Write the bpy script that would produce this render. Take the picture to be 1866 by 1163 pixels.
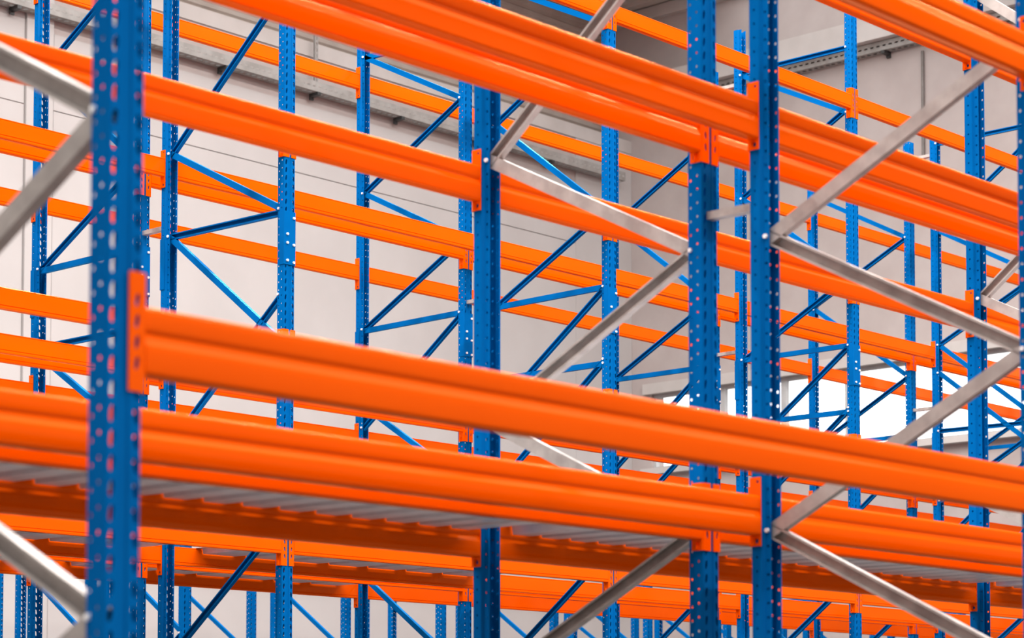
import bpy, math, random
from mathutils import Matrix, Vector

# ------------------------------------------------------------------ clear
for o in list(bpy.data.objects):
    bpy.data.objects.remove(o, do_unlink=True)
random.seed(7)
scene = bpy.context.scene
COL = scene.collection

# ------------------------------------------------------------------ camera
EYE = 1.6                       # camera height over the floor (m)
F_PX, CX, CY = 4161.57, 802.60, 1135.71
YAW, PITCH, ROLL = 0.7591, 0.0569, 0.0021
W_PX, H_PX = 1866.0, 1163.0
cam = bpy.data.cameras.new('camera')
cam_o = bpy.data.objects.new('camera', cam)
COL.objects.link(cam_o)
_fw = Vector((math.cos(YAW), math.sin(YAW), 0)); _rt = Vector((math.sin(YAW), -math.cos(YAW), 0)); _up = Vector((0, 0, 1))
_f2 = _fw * math.cos(PITCH) + _up * math.sin(PITCH); _u2 = _up * math.cos(PITCH) - _fw * math.sin(PITCH)
_r3 = _rt * math.cos(ROLL) + _u2 * math.sin(ROLL); _u3 = _u2 * math.cos(ROLL) - _rt * math.sin(ROLL)
M = Matrix.Identity(4)
for i in range(3):
    M[i][0] = _r3[i]; M[i][1] = _u3[i]; M[i][2] = -_f2[i]
M[2][3] = EYE
cam_o.matrix_world = M
cam.sensor_fit = 'HORIZONTAL'; cam.sensor_width = 36.0
cam.lens = F_PX * 36.0 / W_PX
cam.shift_x = (W_PX / 2 - CX) / W_PX
cam.shift_y = (CY - H_PX / 2) / W_PX
cam.clip_start = 0.05; cam.clip_end = 400
cam.dof.use_dof = True
cam.dof.focus_distance = 15.5
cam.dof.aperture_fstop = cam.lens / 1000.0 / 0.0195
scene.camera = cam_o

# ------------------------------------------------------------------ world, exposure
wd = bpy.data.worlds.new('daylight'); scene.world = wd; wd.use_nodes = True
bg = wd.node_tree.nodes['Background']
bg.inputs[0].default_value = (1.0, 0.985, 0.975, 1); bg.inputs[1].default_value = 2.8
scene.view_settings.view_transform = 'Standard'
scene.view_settings.look = 'None'
scene.view_settings.exposure = -0.12
scene.view_settings.gamma = 1.0
scene.view_settings.use_curve_mapping = False

def area_light(name, loc, size_x, size_y, power, color):
    l = bpy.data.lights.new(name, 'AREA'); l.shape = 'RECTANGLE'
    l.size = size_x; l.size_y = size_y; l.energy = power; l.color = color
    o = bpy.data.objects.new(name, l); COL.objects.link(o)
    o.location = loc
    return o

# ------------------------------------------------------------------ materials
def paint(name, c1, c2, rough, scale=3.0, stretch=(1, 1, 1), spec=0.5, tint=None, metal=0.0, lo=0.35, hi=0.65):
    m = bpy.data.materials.new(name); m.use_nodes = True
    nt = m.node_tree; b = nt.nodes['Principled BSDF']
    tc = nt.nodes.new('ShaderNodeTexCoord'); mp = nt.nodes.new('ShaderNodeMapping'); mp.inputs['Scale'].default_value = stretch
    nz = nt.nodes.new('ShaderNodeTexNoise'); nz.inputs['Scale'].default_value = scale; nz.inputs['Detail'].default_value = 4
    cr = nt.nodes.new('ShaderNodeValToRGB')
    cr.color_ramp.elements[0].position = lo; cr.color_ramp.elements[0].color = (*c1, 1)
    cr.color_ramp.elements[1].position = hi; cr.color_ramp.elements[1].color = (*c2, 1)
    nt.links.new(tc.outputs['Object'], mp.inputs[0]); nt.links.new(mp.outputs[0], nz.inputs[0])
    nt.links.new(nz.outputs[0], cr.inputs[0]); nt.links.new(cr.outputs[0], b.inputs['Base Color'])
    b.inputs['Roughness'].default_value = rough
    b.inputs['Specular IOR Level'].default_value = spec
    b.inputs['Metallic'].default_value = metal
    if tint: b.inputs['Specular Tint'].default_value = (*tint, 1)
    return m
def lacquer(m, gloss, ior, rough):
    """diffuse paint under a tinted gloss coat"""
    nt = m.node_tree; b = nt.nodes['Principled BSDF']; out = nt.nodes['Material Output']
    src = b.inputs['Base Color'].links[0].from_socket
    df = nt.nodes.new('ShaderNodeBsdfDiffuse'); gl = nt.nodes.new('ShaderNodeBsdfGlossy'); lw = nt.nodes.new('ShaderNodeLayerWeight'); pw = nt.nodes.new('ShaderNodeMath'); fr = nt.nodes.new('ShaderNodeMath'); mx = nt.nodes.new('ShaderNodeMixShader')
    f0 = ((ior - 1) / (ior + 1)) ** 2; lw.inputs['Blend'].default_value = 0.5
    pw.operation = 'POWER'; pw.inputs[1].default_value = 5.0; fr.operation = 'MULTIPLY_ADD'; fr.inputs[1].default_value = (1 - f0) * 0.8; fr.inputs[2].default_value = f0
    nt.links.new(lw.outputs['Facing'], pw.inputs[0]); nt.links.new(pw.outputs[0], fr.inputs[0])
    gl.inputs['Roughness'].default_value = rough; gl.inputs['Color'].default_value = (*gloss, 1)
    nt.links.new(src, df.inputs['Color']); nt.links.new(fr.outputs[0], mx.inputs[0])
    nt.links.new(df.outputs[0], mx.inputs[1]); nt.links.new(gl.outputs[0], mx.inputs[2]); nt.links.new(mx.outputs[0], out.inputs[0])
    nt.nodes.remove(b)
    return m
MAT = {}
MAT['orange'] = lacquer(paint('orange_paint', (0.84, 0.087, 0.0), (0.88, 0.098, 0.0), 0.13, 2.5, (0.4, 1, 1)), (1.0, 0.50, 0.22), 1.45, 0.10)
MAT['blue'] = lacquer(paint('blue_paint', (0.0, 0.092, 0.315), (0.0, 0.108, 0.355), 0.30, 3.0), (0.12, 0.55, 0.85), 1.30, 0.25)
MAT['galv'] = paint('galvanised_steel', (0.33, 0.305, 0.285), (0.44, 0.41, 0.385), 0.45, 14.0, metal=0.35)
MAT['deck'] = paint('galvanised_sheet', (0.56, 0.57, 0.60), (0.66, 0.67, 0.70), 0.38, 9.0, metal=0.25)
MAT['zinc'] = paint('zinc_bolt', (0.75, 0.75, 0.76), (0.85, 0.85, 0.85), 0.30, 20.0)
MAT['wall'] = paint('white_plaster', (0.425, 0.398, 0.390), (0.455, 0.428, 0.420), 0.75, 1.2, spec=0.2)
MAT['wall2'] = paint('white_painted_concrete', (0.40, 0.345, 0.33), (0.435, 0.38, 0.365), 0.75, 2.2, spec=0.2)
MAT['ledge'] = paint('pale_concrete', (0.46, 0.425, 0.405), (0.52, 0.485, 0.465), 0.7, 2.0, spec=0.3)
MAT['clad'] = paint('taupe_cladding', (0.40, 0.34, 0.30), (0.46, 0.40, 0.355), 0.6, 3.0)
MAT['roof'] = paint('grey_roof_sheet', (0.44, 0.39, 0.35), (0.52, 0.47, 0.43), 0.6, 3.0)
MAT['black'] = paint('black_steel', (0.02, 0.02, 0.02), (0.035, 0.035, 0.035), 0.5, 8.0)
MAT['tray'] = paint('weathered_zinc', (0.24, 0.225, 0.21), (0.33, 0.315, 0.30), 0.55, 6.0)
MAT['floor'] = paint('dark_concrete_floor', (0.085, 0.08, 0.077), (0.11, 0.105, 0.10), 0.55, 0.8)
MAT['frame'] = paint('window_frame_paint', (0.40, 0.40, 0.40), (0.46, 0.46, 0.46), 0.5, 6.0)
MAT['pipe'] = paint('grey_pipe', (0.14, 0.12, 0.11), (0.19, 0.17, 0.16), 0.5, 6.0)
def glass():
    m = bpy.data.materials.new('window_glass'); m.use_nodes = True; nt = m.node_tree
    out = nt.nodes['Material Output']
    tr = nt.nodes.new('ShaderNodeBsdfTransparent'); gl = nt.nodes.new('ShaderNodeBsdfGlossy'); gl.inputs['Roughness'].default_value = 0.05
    mx = nt.nodes.new('ShaderNodeMixShader'); mx.inputs[0].default_value = 0.06
    nt.links.new(tr.outputs[0], mx.inputs[1]); nt.links.new(gl.outputs[0], mx.inputs[2]); nt.links.new(mx.outputs[0], out.inputs[0])
    return m
MAT['glass'] = glass()

# ------------------------------------------------------------------ mesh helpers
class MB:
    def __init__(s): s.v = []; s.f = []
    def add(s, vs, fs):
        n = len(s.v); s.v += [tuple(v) for v in vs]; s.f += [tuple(i + n for i in f) for f in fs]
    def box(s, x0, x1, y0, y1, z0, z1):
        s.add([(x0, y0, z0), (x1, y0, z0), (x1, y1, z0), (x0, y1, z0), (x0, y0, z1), (x1, y0, z1), (x1, y1, z1), (x0, y1, z1)],
              [(0, 3, 2, 1), (4, 5, 6, 7), (0, 1, 5, 4), (1, 2, 6, 5), (2, 3, 7, 6), (3, 0, 4, 7)])
    def prism(s, poly, a, b, fn):
        """poly: closed 2-D polygon, extruded from a to b; fn(p, q, t) -> xyz"""
        n = len(poly)
        s.add([fn(p[0], p[1], a) for p in poly] + [fn(p[0], p[1], b) for p in poly],
              [tuple(range(n))[::-1], tuple(range(n, 2 * n))] + [(i, (i + 1) % n, n + (i + 1) % n, n + i) for i in range(n)])
    def mesh(s, name, mat):
        me = bpy.data.meshes.new(name); me.from_pydata(s.v, [], s.f); me.update()
        if mat: me.materials.append(mat)
        return me

def link(name, me, parent=None, loc=(0, 0, 0), rot=(0, 0, 0)):
    o = bpy.data.objects.new(name, me); COL.objects.link(o)
    o.location = loc; o.rotation_euler = rot
    if parent is not None: o.parent = parent
    return o
def tag(o, label=None, cat=None, group=None):
    if label: o['label'] = label
    if cat: o['category'] = cat
    if group: o['group'] = group
    return o

def sheet(mb, prof, cells, t):
    """bent sheet of thickness t along the open polyline prof (x,y); cells = [(z0,z1,{segment:hole})],
    hole = (centre fraction, half width, half height, z offset, shear)"""
    n = len(prof)
    nor = []
    for i in range(n):
        ds = []
        if i > 0: ds.append(Vector((prof[i][0] - prof[i - 1][0], prof[i][1] - prof[i - 1][1])).normalized())
        if i < n - 1: ds.append(Vector((prof[i + 1][0] - prof[i][0], prof[i + 1][1] - prof[i][1])).normalized())
        ns = [Vector((-d.y, d.x)) for d in ds]
        a = sum(ns, Vector((0, 0))).normalized(); k = 1.0 / max(0.4, a.dot(ns[0]))
        nor.append(a * k * t)
    inn = [(prof[i][0] + nor[i].x, prof[i][1] + nor[i].y) for i in range(n)]
    for z0, z1, holes in cells:
        for i in range(n - 1):
            a, b = prof[i], prof[i + 1]; c, d = inn[i], inn[i + 1]
            h = holes.get(i)
            if not h:
                mb.add([(a[0], a[1], z0), (b[0], b[1], z0), (b[0], b[1], z1), (a[0], a[1], z1)], [(0, 1, 2, 3)])
                mb.add([(c[0], c[1], z0), (d[0], d[1], z0), (d[0], d[1], z1), (c[0], c[1], z1)], [(3, 2, 1, 0)])
                continue
            fr, hw, hh, dz, sh = h
            ln = math.hypot(b[0] - a[0], b[1] - a[1]); zc = (z0 + z1) / 2 + dz
            def P(base0, base1, s, z):
                f = s / ln; return (base0[0] + (base1[0] - base0[0]) * f, base0[1] + (base1[1] - base0[1]) * f, z)
            sc = fr * ln; k = 0.45
            oc = [(-hw * k, -hh), (hw * k, -hh), (hw, -hh * k), (hw, hh * k), (hw * k, hh), (-hw * k, hh), (-hw, hh * k), (-hw, -hh * k)]
            oc = [(sc + x + sh * z / hh, zc + z) for x, z in oc]
            for (p0, p1, flip) in ((a, b, False), (c, d, True)):
                vs = [P(p0, p1, 0, z0), P(p0, p1, ln, z0), P(p0, p1, ln, z1), P(p0, p1, 0, z1)] + [P(p0, p1, s, z) for s, z in oc]
                fs = [(0, 1, 5, 4), (1, 6, 5), (1, 2, 7, 6), (2, 8, 7), (2, 3, 9, 8), (3, 10, 9), (3, 0, 11, 10), (0, 4, 11)]
                if flip: fs = [f[::-1] for f in fs]
                mb.add(vs, fs)
            vo = [P(a, b, s, z) for s, z in oc] + [P(c, d, s, z) for s, z in oc]
            mb.add(vo, [(j, (j + 1) % 8, 8 + (j + 1) % 8, 8 + j) for j in range(8)])
    zs, ze = cells[0][0], cells[-1][1]
    for i in (0, n - 1):
        a, c = prof[i], inn[i]
        mb.add([(a[0], a[1], zs), (c[0], c[1], zs), (c[0], c[1], ze), (a[0], a[1], ze)], [(0, 1, 2, 3)])
    for z in (zs, ze):
        for i in range(n - 1):
            a, b, c, d = prof[i], prof[i + 1], inn[i], inn[i + 1]
            mb.add([(a[0], a[1], z), (b[0], b[1], z), (d[0], d[1], z), (c[0], c[1], z)], [(0, 1, 2, 3)])

# ------------------------------------------------------------------ rack dimensions
PW = 0.045                       # half width of an upright
QN = {1: 3.585, 2: 4.7068, 3: 4.9136, 4: 6.0367}
QF = {5: 10.3567, 6: 11.5534, 7: 11.7792, 8: 12.9675}
XN, LN = 2.8574, 3.7333
XM, LF = 9.5446, 3.1737
def xn(n): return XN + n * LN
def xm(m): return XM + m * LF
def S(z): return z + EYE
ORD = ['first', 'second', 'third', 'fourth', 'fifth', 'sixth', 'seventh', 'eighth', 'ninth', 'tenth',
       'eleventh', 'twelfth', 'thirteenth', 'fourteenth', 'fifteenth', 'sixteenth', 'seventeenth', 'eighteenth', 'nineteenth', 'twentieth', 'last']

_cache = {}
def upright_mesh(top):
    key = ('up', round(top, 3)); pitch = 0.05
    if key in _cache: return _cache[key]
    prof = [(-0.027, 0.0735), (-0.033, 0.0735), (-0.033, 0.051), (-0.045, 0.044), (-0.045, 0.004), (-0.041, 0.0), (-0.012, 0.0), (-0.009, 0.0035),
            (0.009, 0.0035), (0.012, 0.0), (0.041, 0.0), (0.045, 0.004), (0.045, 0.044), (0.033, 0.051), (0.033, 0.0735), (0.027, 0.0735)]
    holes = {1: (0.45, 0.0052, 0.0052, 0, 0), 3: (0.5, 0.0046, 0.0046, 0.012, 0), 5: (0.36, 0.0066, 0.0165, 0, 0.0022),
             9: (0.64, 0.0066, 0.0165, 0, -0.0022), 11: (0.5, 0.0046, 0.0046, 0.012, 0), 13: (0.55, 0.0052, 0.0052, 0, 0)}
    N = int(top / pitch)
    cells = [(k * pitch, (k + 1) * pitch, holes) for k in range(N)]
    if top - N * pitch > 0.002: cells.append((N * pitch, top, {}))
    mb = MB(); sheet(mb, prof, cells, 0.0022)
    _cache[key] = mb.mesh('upright', MAT['blue']); return _cache[key]

def brace_mesh(dy, dz, mat, opened):
    """channel from (0,0,0) to (0,dy,dz); opened: the hollow side looks to -x"""
    key = ('br', round(dy, 3), round(dz, 3), mat, opened)
    if key in _cache: return _cache[key]
    L = math.hypot(dy, dz); ux, uz = dy / L, dz / L
    w, d, t = (0.0245, 0.030, 0.0028) if mat == 'galv' else (0.0205, 0.026, 0.0028)
    poly = [(-w, -d / 2), (w, -d / 2), (w, d / 2), (w - 0.008, d / 2), (w - 0.008, d / 2 - t), (w - t, d / 2 - t), (w - t, -d / 2 + t), (-w + t, -d / 2 + t),
            (-w + t, d / 2 - t), (-w + 0.008, d / 2 - t), (-w + 0.008, d / 2), (-w, d / 2)]
    s = -1 if opened else 1
    mb = MB(); mb.prism(poly, -0.012, L + 0.012, lambda p, v, a: (s * v, ux * a - uz * p, uz * a + ux * p))
    _cache[key] = mb.mesh('brace', MAT[mat]); return _cache[key]

def bolt_mesh(axis):
    key = ('bolt', axis)
    if key in _cache: return _cache[key]
    mb = MB(); r = 0.0085; hx = [(math.cos(i * math.pi / 3) * r, math.sin(i * math.pi / 3) * r) for i in range(6)]
    if axis == 'x': mb.prism(hx, 0, -0.009, lambda p, q, a: (a, p, q))
    else: mb.prism(hx, 0, -0.009, lambda p, q, a: (p, a, q))
    _cache[key] = mb.mesh('bolt', MAT['zinc']); return _cache[key]

def sleeve_mesh():
    if 'sleeve' in _cache: return _cache['sleeve']
    mb = MB(); o, i = 0.0500, 0.0462
    poly = [(-o, 0.043), (-o, -0.001), (-o + 0.004, -0.0045), (o - 0.004, -0.0045), (o, -0.001), (o, 0.043), (i, 0.043), (i, -0.0008), (-i, -0.0008), (-i, 0.043)]
    mb.prism(poly, 0, 0.335, lambda p, q, a: (p, q, a))
    _cache['sleeve'] = mb.mesh('splice_sleeve', MAT['blue']); return _cache['sleeve']

def base_mesh():
    if 'base' in _cache: return _cache['base']
    mb = MB(); mb.box(-0.07, 0.07, -0.03, 0.11, 0, 0.008); mb.box(-0.052, -0.047, -0.02, 0.09, 0.008, 0.10); mb.box(0.047, 0.052, -0.02, 0.09, 0.008, 0.10)
    _cache['base'] = mb.mesh('base_plate', MAT['blue']); return _cache['base']

def connector_mesh(H, side):
    """end connector; side=+1: the bar leaves the post towards local +x"""
    key = ('con', H, side)
    if key in _cache: return _cache[key]
    prof = [(0.0080, -0.0008), (0.0465, -0.0008), (0.0505, 0.0025), (0.0505, 0.0475)]
    if side < 0: prof = [(-x, y) for x, y in prof]
    ns = 5; h0 = 0.036; hs = (H - 2 * h0) / (ns - 1)
    cells = [(0, h0, {2: (0.62, 0.007, 0.008, 0.0, 0)})]
    for k in range(ns - 1): cells.append((h0 + k * hs, h0 + (k + 1) * hs, {0: (0.52, 0.0055, 0.014, 0, 0.002)}))
    cells.append((H - h0, H, {2: (0.70, 0.0055, 0.0055, 0.002, 0)}))
    mb = MB(); sheet(mb, prof, cells, 0.0034 if side < 0 else -0.0034)
    x0 = 0.0545 * side              # locking pin under the bar
    mb.box(min(x0, x0 + 0.012 * side), max(x0, x0 + 0.012 * side), 0.018, 0.024, 0.004, 0.03)
    _cache[key] = mb.mesh('end_connector', MAT['orange']); return _cache[key]

def bar_mesh(L, near):
    key = ('bar', round(L, 3), near)
    if key in _cache: return _cache[key]
    if near:
        d, face = 0.050, [(0.010, 0.0), (0.004, 0.0015), (0.001, 0.005), (0.0, 0.010), (0.0, 0.056), (0.0003, 0.0590), (0.0009, 0.0615), (0.0018, 0.0640), (0.0085, 0.0825),
                          (0.0088, 0.0855), (0.0058, 0.090), (0.0038, 0.094), (0.0030, 0.098), (0.0030, 0.126), (0.0036, 0.133), (0.006, 0.138), (0.010, 0.141), (0.016, 0.142)]
    else:
        d, face = 0.045, [(0.006, 0.0), (0.001, 0.0012), (0.0, 0.005), (0.0, 0.014), (0.0035, 0.0165), (0.0035, 0.0195), (0.0, 0.022), (0.0, 0.110), (0.0032, 0.1125),
                          (0.0032, 0.1145), (0.0005, 0.1165), (0.002, 0.121), (0.007, 0.122)]
    poly = (face + [(d - y, z) for y, z in face[::-1]])[::-1]
    mb = MB(); h = L / 2 - PW - 0.0092
    mb.prism(poly, -h, h, lambda p, q, a: (a, p, q))
    me = mb.mesh('crossbar_body', MAT['orange'])
    for pl in me.polygons: pl.use_smooth = True
    me.set_sharp_from_angle(angle=math.radians(38))
    _cache[key] = me; return me

def add_frame(label, group, x, ye, yo, top_e, top_o, braces, mat, sleeves=None):
    """ye/yo: slotted face of the far (even) and near (odd) upright; braces: (z at even, z at odd, opened)"""
    root = bpy.data.objects.new('upright_frame', None); COL.objects.link(root)
    root.location = (x, (ye + yo) / 2, 0); root.empty_display_size = 0.2
    tag(root, label, 'rack frame', group)
    h = (ye - yo) / 2
    link('upright', upright_mesh(top_e), root, (0, h, 0), (0, 0, math.pi))
    link('upright', upright_mesh(top_o), root, (0, -h, 0))
    link('base_plate', base_mesh(), root, (0, h, 0), (0, 0, math.pi))
    link('base_plate', base_mesh(), root, (0, -h, 0))
    done = set()
    a = h - 0.062
    for (ze, zo, op) in braces:
        ze, zo = ze + EYE, zo + EYE
        if min(ze, zo) < 0.05: continue
        link('brace', brace_mesh(-2 * a, zo - ze, mat, op), root, (0, a, ze))
        for yy, zz in ((a, ze), (-a, zo)):
            k = (yy > 0, round(zz * 8))
            if k in done: continue
            done.add(k)
            link('bolt', bolt_mesh('x'), root, (-0.0335, yy, zz))
    if sleeves is not None:
        for (yy, rz) in ((h, math.pi), (-h, 0)):
            s = link('splice_sleeve', sleeve_mesh(), root, (0, yy, sleeves + EYE), (0, 0, rz))
            for px, fr in ((-0.024, 0.43), (-0.024, 0.595), (-0.024, 0.925), (0.030, 0.115), (0.030, 0.62), (0.030, 0.95)):
                link('bolt', bolt_mesh('y'), s, (px, -0.0045, 0.335 * (1 - fr)))
    return root

def add_crossbar(label, group, x0, x1, q, odd, z, near):
    """z: bottom of the end connectors, relative to the eye"""
    root = bpy.data.objects.new('rack_crossbar', None); COL.objects.link(root)
    root.location = ((x0 + x1) / 2, q, z + EYE); root.rotation_euler = (0, 0, 0 if odd else math.pi); root.empty_display_size = 0.15
    tag(root, label, 'rack beam', group)
    L = x1 - x0; H = 0.243 if near else 0.250
    link('crossbar_body', bar_mesh(L, near), root, (0, -0.001, 0.037 if near else 0.073))
    link('end_connector', connector_mesh(H, 1), root, (-L / 2, 0, 0))
    link('end_connector', connector_mesh(H, -1), root, (L / 2, 0, 0))
    return root

# ------------------------------------------------------------------ setting
XW, YW, YU = 27.4, 21.95, 22.5         # end wall, lower back wall face, upper back wall face
ZR = 11.43 + EYE                        # underside of the roof edge at the end wall
def struct(name, mb, mat):
    o = link(name, mb.mesh(name, mat)); o['kind'] = 'structure'
    return o
def bx(*a):
    mb = MB(); mb.box(*a); return mb
def panel(parent, mat, *a):
    return link('wall_panel', bx(*a).mesh('wall_panel', mat), parent)

struct('floor', bx(-140, 160, -140, 160, -0.2, 0), MAT['floor'])
# back wall: thick lower wall with panels, recessed cladding above
wb = struct('wall_back', bx(6, XW + 0.3, YW, YW + 0.4, 0, S(9.30)), MAT['wall2'])
zj = S(7.67)
panel(wb, MAT['wall'], 6.0, 15.93, YW - 0.020, YW + 0.01, 0, zj - 0.006)
panel(wb, MAT['wall'], 6.0, 15.93, YW - 0.020, YW + 0.01, zj + 0.006, S(9.28))
panel(wb, MAT['wall'], 15.94, 16.33, YW - 0.055, YW + 0.01, 0, S(9.28))
panel(wb, MAT['wall'], 16.35, 26.04, YW - 0.035, YW + 0.01, 0, zj - 0.006)
panel(wb, MAT['wall'], 16.35, 26.04, YW - 0.035, YW + 0.01, zj + 0.006, S(8.60))
panel(wb, MAT['wall'], 26.06, XW - 0.005, YW - 0.020, YW + 0.01, 0, S(9.28))
panel(wb, MAT['wall2'], -8, 6, YW, YW + 0.4, 0, ZR + 0.3)
struct('trim_1', bx(6, XW, YW - 0.024, YW + 0.45, S(9.285), S(9.48)), MAT['ledge'])
def corrugated(x0, x1, y, z0, z1, pitch, amp):
    mb = MB(); z = z0; pts = []
    while z < z1:
        pts += [(y, z), (y, z + pitch * 0.35), (y - amp, z + pitch * 0.5), (y - amp, z + pitch * 0.85)]; z += pitch
    pts.append((y, z)); n = len(pts)
    vs = [(x0, p[0], p[1]) for p in pts] + [(x1, p[0], p[1]) for p in pts]
    mb.add(vs, [(i, i + 1, n + i + 1, n + i) for i in range(n - 1)])
    mb.box(x0, x1, y + 0.02, y + 0.12, z0, z1)
    return mb
struct('wall_back_upper', corrugated(6, XW + 0.3, YU, S(9.2), ZR + 0.25, 0.16, 0.03), MAT['clad'])
# end wall with a window band
zs, zt = S(4.33), S(5.48); ya, yb = 6.0, 21.55
we = struct('wall_right', bx(XW, XW + 0.3, -10.3, YU + 0.1, 0, zs), MAT['wall2'])
panel(we, MAT['wall2'], XW, XW + 0.3, -10.3, YU + 0.1, zt, ZR + 0.3)
panel(we, MAT['wall2'], XW, XW + 0.3, yb, YU + 0.1, zs, zt)
panel(we, MAT['wall2'], XW, XW + 0.3, -10.3, ya, zs, zt)
struct('trim_2', bx(XW - 0.10, XW + 0.02, ya - 0.1, yb + 0.1, zt, zt + 0.16), MAT['ledge'])
struct('trim_3', bx(XW - 0.16, XW + 0.02, ya - 0.1, yb + 0.1, zs - 0.09, zs), MAT['ledge'])
mull = [yb, 20.25, 19.15, 18.05, 15.9, 13.9, 11.9, 9.9, 7.9, ya]
for i in range(len(mull) - 1):
    y1, y0 = mull[i], mull[i + 1]
    mb = MB(); e = 0.045
    mb.box(XW + 0.05, XW + 0.13, y0, y0 + e, zs, zt); mb.box(XW + 0.05, XW + 0.13, y1 - e, y1, zs, zt)
    mb.box(XW + 0.05, XW + 0.13, y0 + e, y1 - e, zs, zs + e); mb.box(XW + 0.05, XW + 0.13, y0 + e, y1 - e, zt - e, zt)
    w = struct('window_%d' % (i + 1), mb, MAT['frame'])
    link('pane', bx(XW + 0.085, XW + 0.093, y0 + e, y1 - e, zs + e, zt - e).mesh('pane', MAT['glass']), w)
struct('wall_front', bx(-8, XW, -10.3, -10, 0, ZR + 0.3), MAT['wall2'])
struct('wall_left', bx(-8.3, -8, -10.3, YU + 0.1, 0, ZR + 0.3), MAT['wall2'])
# ledge on the end wall, roof edge trim
struct('trim_4', bx(XW - 0.30, XW, -10, YU, S(10.04), S(10.36)), MAT['ledge'])
struct('trim_5', bx(XW - 0.12, XW, -10, YU, S(11.30), S(11.48)), MAT['ledge'])
# roof: ribbed sheets with open skylight strips between
def roof_sheet(y0, y1):
    mb = MB(); x = -8.2; pitch = 0.28; pts = []
    while x < XW + 0.4:
        pts += [(x, ZR + 0.05), (x + pitch * 0.55, ZR + 0.05), (x + pitch * 0.65, ZR + 0.10), (x + pitch * 0.9, ZR + 0.10)]; x += pitch
    n = len(pts)
    vs = [(p[0], y0, p[1]) for p in pts] + [(p[0], y1, p[1]) for p in pts]
    mb.add(vs, [(i, i + 1, n + i + 1, n + i) for i in range(n - 1)])
    mb.box(-8.2, XW + 0.4, y0, y1, ZR + 0.12, ZR + 0.2)
    return mb
roof = struct('ceiling', roof_sheet(20.0, YU + 0.2), MAT['roof'])
for (y0, y1) in ((14.2, 16.2), (8.4, 10.4), (2.6, 4.6), (-3.2, -1.2), (-10.3, -8.0)):
    link('roof_sheet', roof_sheet(y0, y1).mesh('roof_sheet', MAT['roof']), roof)

# ceiling lamps: long fixtures hung under the roof sheets
LAMP_L = 5.0
def lamp(label, x, y, z, power):
    root = bpy.data.objects.new('ceiling_light', None); COL.objects.link(root); root.location = (x, y, z)
    tag(root, label, 'ceiling light', 'ceiling lamps')
    if 'lamp' not in _cache:
        mb = MB(); mb.prism([(-0.16, 0.02), (-0.13, 0.0), (0.13, 0.0), (0.16, 0.02), (0.08, 0.10), (-0.08, 0.10)], -LAMP_L / 2, LAMP_L / 2, lambda p, q, a: (a, p, q))
        _cache['lamp'] = mb.mesh('housing', MAT['frame'])
        rod = MB()
        for hx in (-1.6, 1.6): rod.box(hx - 0.01, hx + 0.01, -0.01, 0.01, 0.10, ZR - z + 0.05)
        _cache['rod'] = rod.mesh('hanger', MAT['frame'])
    link('housing', _cache['lamp'], root); link('hanger', _cache['rod'], root)
    a = area_light('lamp_light', (0, 0, -0.01), LAMP_L, 0.26, power, (1.0, 0.97, 0.93)); a.parent = root
for j, ly in enumerate((-2.2, 3.6, 9.4, 15.2)):
    for k, lx in enumerate((1.0, 7.0, 13.0, 19.0)):
        lamp('long white ceiling lamp of the %s lamp line, %s from left' % (ORD[j], ORD[k]), lx, ly, ZR - 0.5, 620)

# ------------------------------------------------------------------ near rack
LEVN = {'lower': 0.725, 'upper': 2.132, 'top': 3.525}
ROWN = {1: 'front row', 2: 'second row', 3: 'third row', 4: 'rear row'}
BAYN = ['left bay', 'right bay', 'bay at right edge']
# (height at the far upright, height at the near upright, hollow side to the left)
NEAR_REAR = [(3.92, 3.14, False), (2.33, 3.14, True), (2.33, 1.82, False), (1.30, 1.82, True), (1.29, 0.80, False), (0.27, 0.80, True), (0.27, -0.24, False), (-0.76, -0.24, True), (-0.76, -1.3, False)]
NEAR_FRONT = [(2.85, 3.60, False), (2.85, 2.32, True), (1.82, 2.32, False), (1.82, 1.30, True), (0.78, 1.30, False), (0.78, 0.27, True), (-0.25, 0.27, False), (-0.25, -0.76, True), (-1.3, -0.76, False)]
for n in range(0, 4):
    add_frame('blue rear upright frame with galvanised braces in near rack, %s from left' % ORD[n], 'near rack rear frames',
              xn(n), QN[4], QN[3], S(4.1), S(4.1), NEAR_REAR, 'galv')
FRONT_NAMES = ['large blurred blue upright frame with galvanised braces at left foreground',
               'blue front upright frame with galvanised braces at right of near rack',
               'blue front upright frame of near rack beyond the right edge']
for n in range(0, 3):
    add_frame(FRONT_NAMES[n], 'near rack front frames', xn(n), QN[2], QN[1], S(4.1), S(4.1), NEAR_FRONT, 'galv')
for r in (1, 2, 3, 4):
    for lv in ('lower', 'upper', 'top'):
        for b in range(0, 3 if r > 2 else 2):
            add_crossbar('orange ribbed beam in near rack, %s, %s level, %s' % (ROWN[r], lv, BAYN[b]), 'near rack beams',
                         xn(b), xn(b + 1), QN[r], r % 2 == 1, LEVN[lv], True)
def spacer(label, group, x, y0, y1, z):
    key = ('sp', round(y0, 3))
    if key not in _cache:
        mb = MB(); t = 0.003
        poly = [(-0.02, -0.014), (0.02, -0.014), (0.02, 0.014), (0.02 - t, 0.014), (0.02 - t, -0.014 + t), (-0.02 + t, -0.014 + t), (-0.02 + t, 0.014), (-0.02, 0.014)]
        mb.prism(poly, 0, y1 - y0, lambda p, q, a: (p, a, q))
        _cache[key] = mb.mesh('row_spacer', MAT['galv'])
    o = link('row_spacer', _cache[key], None, (x, y0, z + EYE))
    tag(o, label, 'row spacer', group)
for n in range(0, 3):
    for z, w in ((1.94, 'upper'), (0.2, 'lower'), (3.3, 'top')):
        spacer('short galvanised row spacer of near rack, %s one at %s frame' % (w, ORD[n]), 'near row spacers', xn(n), QN[2], QN[3], z)

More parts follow.
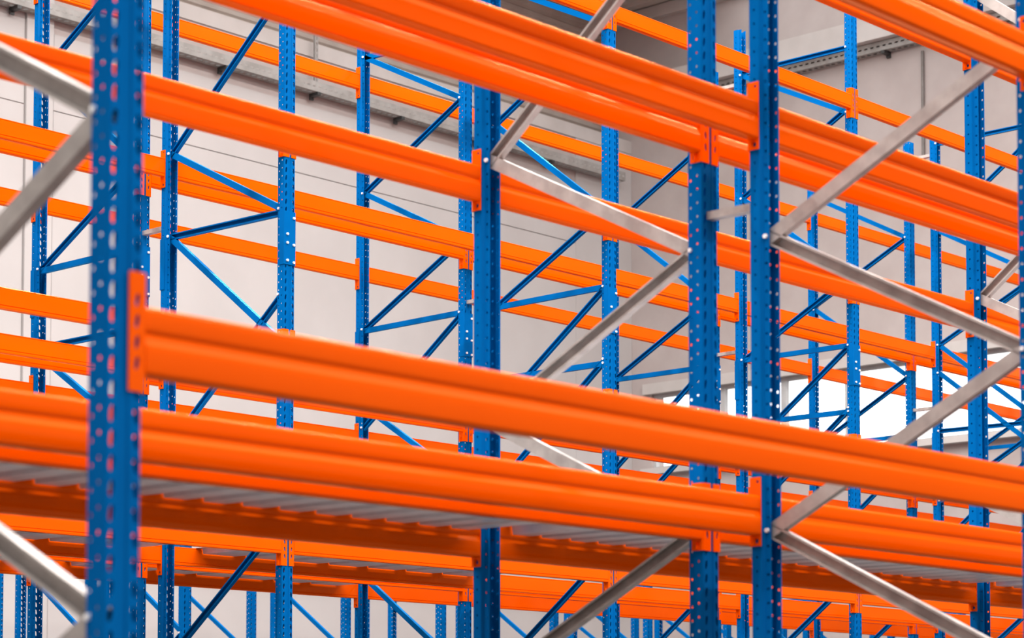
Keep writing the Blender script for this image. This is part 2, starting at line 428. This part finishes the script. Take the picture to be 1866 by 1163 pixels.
# deck panels
def deck_mesh(width, dy, depth, inset):
    key = ('deck', round(width, 3), round(dy, 3))
    if key in _cache: return _cache[key]
    w = width / 2; t = 0.0015; e = 0.034 if width < 0.3 else 0.05
    top = [(-w + 0.002, 0), (-w + e, 0), (-w + e + 0.008, -depth), (w - e - 0.008, -depth), (w - e, 0), (w - 0.002, 0)]
    poly = top + [(x, z + t) for x, z in [(w - 0.002, 0), (w - e - 0.002, 0), (w - e - 0.01, -depth), (-w + e + 0.01, -depth), (-w + e + 0.002, 0), (-w + 0.002, 0)]]
    mb = MB()
    mb.prism(poly, inset, dy - inset, lambda p, q, a: (p, a, q))
    for (y0, y1) in ((0.006, inset), (dy - inset, dy - 0.006)):   # tongues lying on the bars
        mb.box(-w + 0.004, w - 0.004, y0, y1, 0.0005, 0.0025)
    _cache[key] = mb.mesh('deck_panel', MAT['deck']); return _cache[key]
def deck(where, x0, x1, y0, y1, ztop, width, depth, inset):
    n = int((x1 - x0 - 0.11) / width); off = (x1 - x0 - n * width) / 2
    for k in range(n):
        o = link('deck_panel', deck_mesh(width, y1 - y0, depth, inset), None,
                 (x0 + off + (k + 0.5) * width + random.uniform(-0.002, 0.002), y0, ztop + EYE + 0.001))
        tag(o, 'galvanised deck panel across the lowest beams, %s, %s from left' % (where, ORD[min(k, 20)]), 'deck panel', 'deck panels, ' + where)
zt_n = LEVN['lower'] + 0.037 + 0.142
for b in range(3):
    deck('near rack, ' + BAYN[b], xn(b), xn(b + 1), QN[3], QN[4], zt_n, 0.178, 0.042, 0.054)

# ------------------------------------------------------------------ far rack
LEVF = {'lowest': 1.152, 'second': 2.374, 'third': 3.706, 'top': 5.260}
ROWF = {5: 'front row', 6: 'second row', 7: 'third row', 8: 'rear row'}
LOW_O = [(2.00, 2.85, True), (2.00, 1.44, False), (0.60, 1.44, True), (0.60, 0.0, False), (-0.8, 0.0, True)]
LOW_E = [(2.76, 2.09, False), (1.40, 2.09, True), (1.40, 0.63, False), (0.0, 0.63, True), (0.0, -0.8, False)]
UP_A = [(3.37, 3.94, True), (4.77, 3.94, False), (4.78, 5.36, True)]
UP_B = [(3.38, 3.94, True), (4.48, 3.95, False), (4.49, 5.05, True), (5.59, 5.05, False), (5.59, 5.58, False)]
UP_C = [(3.93, 3.39, False), (3.93, 4.79, True), (5.60, 4.79, False)]
UP_T = [(5.85, 5.32, False), (5.87, 5.87, True)]
FAR_REAR = {-1: UP_A + [(3.36, 3.36, False), (2.82, 2.82, False)] + LOW_E,
            0: UP_A + [(3.36, 3.36, False), (2.82, 2.82, True)] + LOW_E,
            1: UP_B + [(3.37, 3.38, False), (2.59, 3.37, True)] + LOW_E,
            2: UP_A + [(3.36, 3.36, False), (2.56, 3.40, True)] + LOW_O,
            3: [(5.59, 5.02, False), (4.49, 5.02, True), (4.45, 3.66, False), (3.07, 3.65, True), (3.07, 3.08, False)] + LOW_O,
            4: UP_A + [(3.36, 3.36, False), (2.58, 3.38, True)] + LOW_O, 5: UP_A + [(3.36, 3.36, False)] + LOW_O}
FAR_FRONT = {-1: UP_A + [(3.37, 3.37, True)] + LOW_O,
             0: UP_C + [(3.38, 3.37, True), (3.37, 2.55, False)] + LOW_O,
             1: UP_A + UP_T[:1] + [(3.37, 3.38, False), (2.58, 3.38, True), (2.82, 2.82, False)] + LOW_O,
             2: UP_A + UP_T + [(3.37, 3.37, False), (2.57, 3.37, True), (2.82, 2.82, False)] + LOW_O,
             3: [(3.92, 4.46, True), (3.92, 3.08, False), (3.65, 2.80, False), (3.09, 3.08, True), (5.88, 5.88, True), (5.04, 5.80, True), (5.03, 4.44, False), (2.42, 3.02, True)] + LOW_O,
             4: UP_A + UP_T + [(3.37, 3.37, False)] + LOW_O, 5: UP_A + UP_T + [(3.37, 3.37, False)] + LOW_O}
for m in range(-1, 6):
    sl = 3.03 if m != 3 else 2.74
    add_frame('blue upright frame in far rack, rear row pair, %s from left' % ORD[m + 1], 'far rack rear frames',
              xm(m), QF[8], QF[7], S(5.95), S(5.95), FAR_REAR[m], 'blue', sl)
    add_frame('blue upright frame in far rack, front row pair, %s from left' % ORD[m + 1], 'far rack front frames',
              xm(m), QF[6], QF[5], S(6.25 if m != 3 else 6.0), S(6.25), FAR_FRONT[m], 'blue', sl)
    for z, w in ((3.45 if m != 3 else 3.32, 'lower'), (5.78, 'upper'), (0.4, 'ground')):
        spacer('short galvanised row spacer in far rack, %s one at %s frame from left' % (w, ORD[m + 1]), 'far row spacers', xm(m), QF[6], QF[7], z)
for r in (5, 6, 7, 8):
    for lv, z in LEVF.items():
        for b in range(-1, 5):
            add_crossbar('orange smooth beam in far rack, %s, %s level, %s bay from left' % (ROWF[r], lv, ORD[b + 1]), 'far rack beams',
                         xm(b), xm(b + 1), QF[r], r % 2 == 1, z, False)
zt_f = LEVF['lowest'] + 0.073 + 0.122
for b in (-1, 0):
    for (ra, rb, nm) in ((5, 6, 'front'), (7, 8, 'rear')):
        deck('far rack, %s pair, %s bay' % (nm, ORD[b + 1]), xm(b), xm(b + 1), QF[ra], QF[rb], zt_f, 0.385, 0.036, 0.05)

# ------------------------------------------------------------------ low racks against the back wall
LOWQ = ((18.75, 17.60, 'rearmost'), (17.30, 16.20, 'middle'), (16.00, 14.90, 'front'))
LOWB = [(1.70, 1.02, False), (0.30, 1.02, True), (0.30, -0.4, False), (1.78, 1.78, False)]
for i in range(5):
    x = 12.58 + 3.165 * i
    for (qe, qo, nm) in LOWQ:
        add_frame('small blue frame of low rack by back wall, %s row, %s from left' % (nm, ORD[i]), 'low rack frames',
                  x, qe, qo, S(1.85), S(1.85), LOWB, 'blue')
    if i < 4:
        for (qe, qo, nm) in LOWQ:
            for (qq, odd, w) in ((qe, False, 'back'), (qo, True, 'front')):
                add_crossbar('orange beam of low rack by back wall, %s row, %s side, %s bay' % (nm, w, ORD[i]), 'low rack beams',
                             x, x + 3.165, qq, odd, 0.70, False)

# ------------------------------------------------------------------ cable trays, strut and pipe on the walls
def tray(label, along_x, a0, a1, pos, z, brackets):
    root = bpy.data.objects.new('cable_tray', None); COL.objects.link(root)
    root.location = ((a0, pos, z) if along_x else (pos, a0, z))
    tag(root, label, 'cable tray', 'cable trays')
    N = int((a1 - a0) / 0.1)
    prof = [(-0.16, 0.13), (-0.16, 0.0), (0.0, 0.0), (0.0, 0.13)]
    hole = {0: (0.5, 0.012, 0.03, 0, 0), 1: (0.5, 0.03, 0.03, 0, 0)}
    t = MB(); sheet(t, prof, [(k * 0.1, (k + 1) * 0.1, hole) for k in range(N)], -0.003)
    mb = MB(); mb.add([((v[2], v[0], v[1]) if along_x else (v[0], v[2], v[1])) for v in t.v], t.f)
    link('tray', mb.mesh('tray', MAT['tray']), root)
    tri = [(0.0, -0.004), (-0.17, -0.004), (-0.17, -0.045), (-0.03, -0.05), (-0.03, -0.085), (0.0, -0.085)]
    for b in brackets:
        mb = MB(); o = b - a0
        if along_x: mb.prism(tri, o - 0.03, o + 0.03, lambda p, q, a: (a, p, q))
        else: mb.prism(tri, o - 0.03, o + 0.03, lambda p, q, a: (p, a, q))
        link('bracket', mb.mesh('bracket', MAT['black']), root)
    return root
tray('galvanised cable tray on black brackets along the back wall', True, 8.0, 27.0, YW - 0.06, S(8.76), [9.25, 10.85, 12.5, 14.1, 15.7, 17.3, 18.93, 20.54, 22.13, 23.75, 25.3])
tray('galvanised cable tray under the ledge of the end wall', False, 4.0, 21.6, XW - 0.01, S(9.90), [6, 8, 10, 12, 14, 15.65, 17.27, 18.9, 20.5])
mb = MB()
sheet(mb, [(-0.03, 0.03), (-0.03, 0.0), (0.03, 0.0), (0.03, 0.03)], [(k * 0.08, (k + 1) * 0.08, {1: (0.5, 0.012, 0.025, 0, 0)}) for k in range(8)], 0.003)
o = link('slotted_strut', mb.mesh('slotted_strut', MAT['tray']), None, (20.55, YW - 0.16, S(8.90)))
tag(o, 'vertical slotted steel strut above the back wall cable tray', 'strut')
mb = MB(); cir = [(math.cos(i * math.pi / 4) * 0.022, math.sin(i * math.pi / 4) * 0.022) for i in range(8)]
mb.prism(cir, S(7.6), S(9.80), lambda p, q, a: (XW - 0.03 + p, 16.72 + q, a))
o = link('conduit_pipe', mb.mesh('conduit_pipe', MAT['pipe'])); tag(o, 'thin dark vertical conduit pipe down the end wall', 'pipe')
